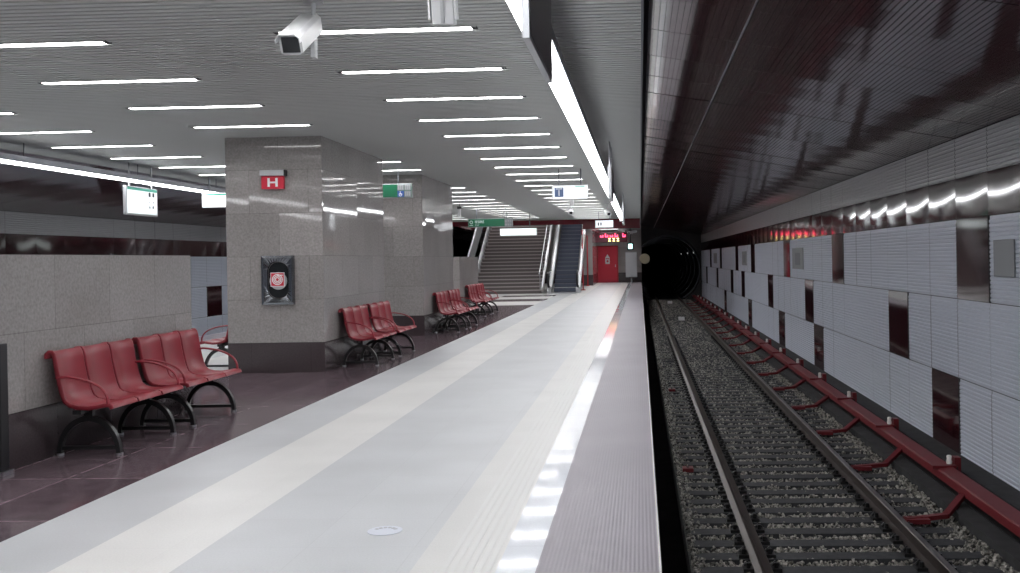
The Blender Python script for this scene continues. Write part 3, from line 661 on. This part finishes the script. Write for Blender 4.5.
MB().tube([(0, -.03, 0), (0, .0, 0), (0, .03, 0)], [.30, .31, .28], 28).build('mirror_disc', ['mirror_back'], t); MB().tube([(-.02, .03, 0), (-.2, .25, 0), (-.2, 3.98, 0)], .03).build('bracket_arm', ['black'], t)
t = thing('track_camera', 'grey boxy camera at the ceiling edge over the platform end', 'camera', (-.06, 50, 3.1))
MB().box(-.12, .13, -.2, .2, -.1, .12).build('camera_housing', ['grey_box'], t, bevel=.01); MB().tube([(0, 0, .12), (0, 0, ZC-3.1)], .03).build('drop_pole', ['alu'], t)

# ------------------------------------------------------------------ track
def rail(x, label):
    t = thing('running_rail', label, 'rail', (x, 0, TB))
    p = [(-.07, .0), (.07, 0), (.07, .012), (.012, .03), (.01, .11), (.034, .122), (.034, .145), (-.034, .145), (-.034, .122), (-.01, .11), (-.012, .03), (-.07, .012)]
    MB().prism(p, 1, Y0-2, 108).build('rail_web', ['rail'], t)
    MB().prism([(-.033, .145), (.033, .145), (.028, .151), (-.028, .151)], 1, Y0-2, 108).build('rail_head', ['rail_head'], t)
TX = (1.005, 2.48)
rail(TX[0], 'left running rail of the near track, nearer the platform'); rail(TX[1], 'right running rail of the near track, beside the red covered rail')
rail(MX-TX[0], 'far track running rail nearer the platform'); rail(MX-TX[1], 'far track running rail nearer the wall')
sm_ = MB().prism([(-.125, -.16), (.125, -.16), (.105, 0), (-.105, 0)], 0, -1.29, 1.29).mesh('sleeper_body', ['sleeper'])
cm = MB().box(-.045, .045, -.07, .07, 0, .03); cm.tube([(0, -.03, .03), (0, -.03, .075)], .02, 6); cm.tube([(-.03, .04, .03), (.0, .045, .06), (.03, .04, .03)], .015, 6); cm = cm.mesh('rail_clip', ['black'])
XT = (TX[0]+TX[1])/2
y = 5.0; k = 0
while y < 66:
    t = thing('railway_sleeper', 'dark concrete railway sleeper lying in the gravel under the near track rails', 'sleeper', (XT, y, TB+.003), group='sleepers of the near track')
    o = bpy.data.objects.new('sleeper_body', sm_); COL.objects.link(o); o.parent = t
    if y < 34:
        for dx in (TX[0]-XT-.12, TX[0]-XT+.12, TX[1]-XT-.12, TX[1]-XT+.12):
            o = bpy.data.objects.new('rail_clip', cm); COL.objects.link(o); o.parent = t; o.location = (dx, 0, .0)
    y += .41
# ballast stones
bm = bmesh.new(); bmesh.ops.create_icosphere(bm, subdivisions=1, radius=1); tv = [v.co.copy() for v in bm.verts]; tf = [[v.index for v in f.verts] for f in bm.faces]; bm.free()
vari = []
for k in range(14):
    s3 = (random.uniform(.7, 1.3), random.uniform(.7, 1.3), random.uniform(.5, .9)); rm = Matrix.Rotation(random.uniform(0, 6.28), 3, (random.random(), random.random(), random.random()+.1))
    vari.append([rm @ Vector((v.x*s3[0]*random.uniform(.75, 1.2), v.y*s3[1]*random.uniform(.75, 1.2), v.z*s3[2]*random.uniform(.75, 1.2))) for v in tv])
V = []; Fc = []; off = 0
def stone(x, y, z, r):
    global off
    vv = random.choice(vari); V.extend([(x+v.x*r, y+v.y*r, z+v.z*r) for v in vv]); Fc.extend([[a+off, b+off, c+off] for a, b, c in tf]); off += 12
def scatter(y0, y1, dens, r):
    for _ in range(int((y1-y0)*2.8*dens)):
        x = random.uniform(.42, 3.15); yy = random.uniform(y0, y1)
        ph = ((yy-5.0+.205) % .41)-.205
        if abs(ph) < .075 and .5 < x < 3.0 and random.random() < .985: continue
        if min(abs(x-TX[0]), abs(x-TX[1])) < .05: continue
        h = -.02 if .55 < x < 2.95 else .0
        stone(x, yy, TB+h+random.uniform(-.035, .012), r*random.uniform(.7, 1.35))
scatter(6.2, 14, 900, .022); scatter(14, 24, 550, .027); scatter(24, 40, 300, .034); scatter(40, 64, 150, .045)
me = bpy.data.meshes.new('ballast'); me.from_pydata(V, [], Fc); me.materials.append(M['ballast'])
bo = bpy.data.objects.new('ballast', me); COL.objects.link(bo); tag(bo, 'crushed grey ballast stones between and beside the sleepers', 'gravel', kind='stuff')
# covered third rail
t = thing('third_rail', 'long red covered conductor rail along the foot of the right wall', 'conductor rail', (3.435, 0, -.925))
MB().prism([(-.093, -.085), (-.09, .0), (-.075, .012), (.085, .03), (.095, .02), (.095, -.05), (.075, -.05), (.075, -.01), (-.08, -.02), (-.085, -.085)], 1, Y0, 65).build('rail_cover', ['third'], t)
MB().box(-.03, .05, Y0, 65, -.13, -.03).build('conductor', ['rail'], t)
MB().box(-.08, .09, Y0, 65, -.155, -.14).build('base_plate', ['black'], t)
y = 11.65-2.76*2; pc = 0
bmsh = MB().box(-.17, .10, -.10, .12, .012, .045).box(.10, .17, -.03, .09, -.05, .12).mesh('clamp_plate', ['third'])
ins = MB().tube([(0, 0, .03), (0, 0, .07), (0, 0, .10), (0, 0, .135), (0, 0, .145)], [.028, .034, .026, .03, .018], 10).mesh('insulator', ['porcelain'])
hanger = MB().box(-.02, .03, -.04, .04, -.15, .02).mesh('hanger', ['black'])
while y < 64:
    for nm, me, dx in (('clamp_plate', bmsh, .03), ('insulator', ins, .075), ('hanger', hanger, .13)):
        o = bpy.data.objects.new(nm, me); COL.objects.link(o); o.parent = t; o.location = (dx, y, 0)
    y += 2.76
# red bent arms between sleepers and the covered rail
am = MB(); P = [(-.72, -.10, .03), (-.55, -.06, .03), (-.30, .0, .04), (0, .42, .14)]
for i in range(3):
    a, b = Vector(P[i]), Vector(P[i+1]); d = (b-a).normalized(); s = Vector((0, 0, 1)).cross(d).normalized()*.035; u = Vector((0, 0, .022))
    vs = [p+s*i_+u*j_ for p in (a, b+d*.01) for i_, j_ in ((-1, -1), (1, -1), (1, 1), (-1, 1))]
    am.add(vs, [(0, 1, 2, 3), (7, 6, 5, 4)]+[(j, (j+1) % 4, (j+1) % 4+4, j+4) for j in range(4)])
am.box(-.73, -.50, -.17, -.02, .0, .045)
am = am.mesh('support_arm', ['third']); y = 10.2-2.5; k = 0
while y < 60:
    k += 1; o = bpy.data.objects.new('support_arm', am); COL.objects.link(o); o.location = (3.33, y, TB+.03)
    tag(o, '%s red bent steel arm holding the covered rail, counted from the camera' % ordn(k), 'support arm', 'red arms of the covered rail'); y += 2.5
for (x, y, lab) in ((1.70, 58.5, 'farther small white box between the rails'), (1.72, 42.8, 'nearer small white box between the rails')):
    t = thing('track_beacon', lab, 'track beacon', (x, y, TB)); MB().box(-.13, .13, -.2, .2, .03, .17).build('beacon_box', ['white'], t, bevel=.01); MB().box(-.02, .02, -.21, .21, .17, .18).build('cover_seam', ['grey_box'], t); MB().box(-.1, .1, -.1, .1, 0, .03).build('beacon_foot', ['black'], t)
for (x, y, lab) in ((.56, 12.75, 'nearer small red marker block beside the left rail'), (.60, 20.4, 'farther small red marker block beside the left rail')):
    t = thing('track_marker', lab, 'track marker', (x, y, TB)); MB().box(-.07, .07, -.09, .09, 0, .05).build('marker_block', ['third'], t, bevel=.01); MB().disc((0, 0, .055), .02, 8, (0, 0, 1), .01).build('bolt', ['black'], t)
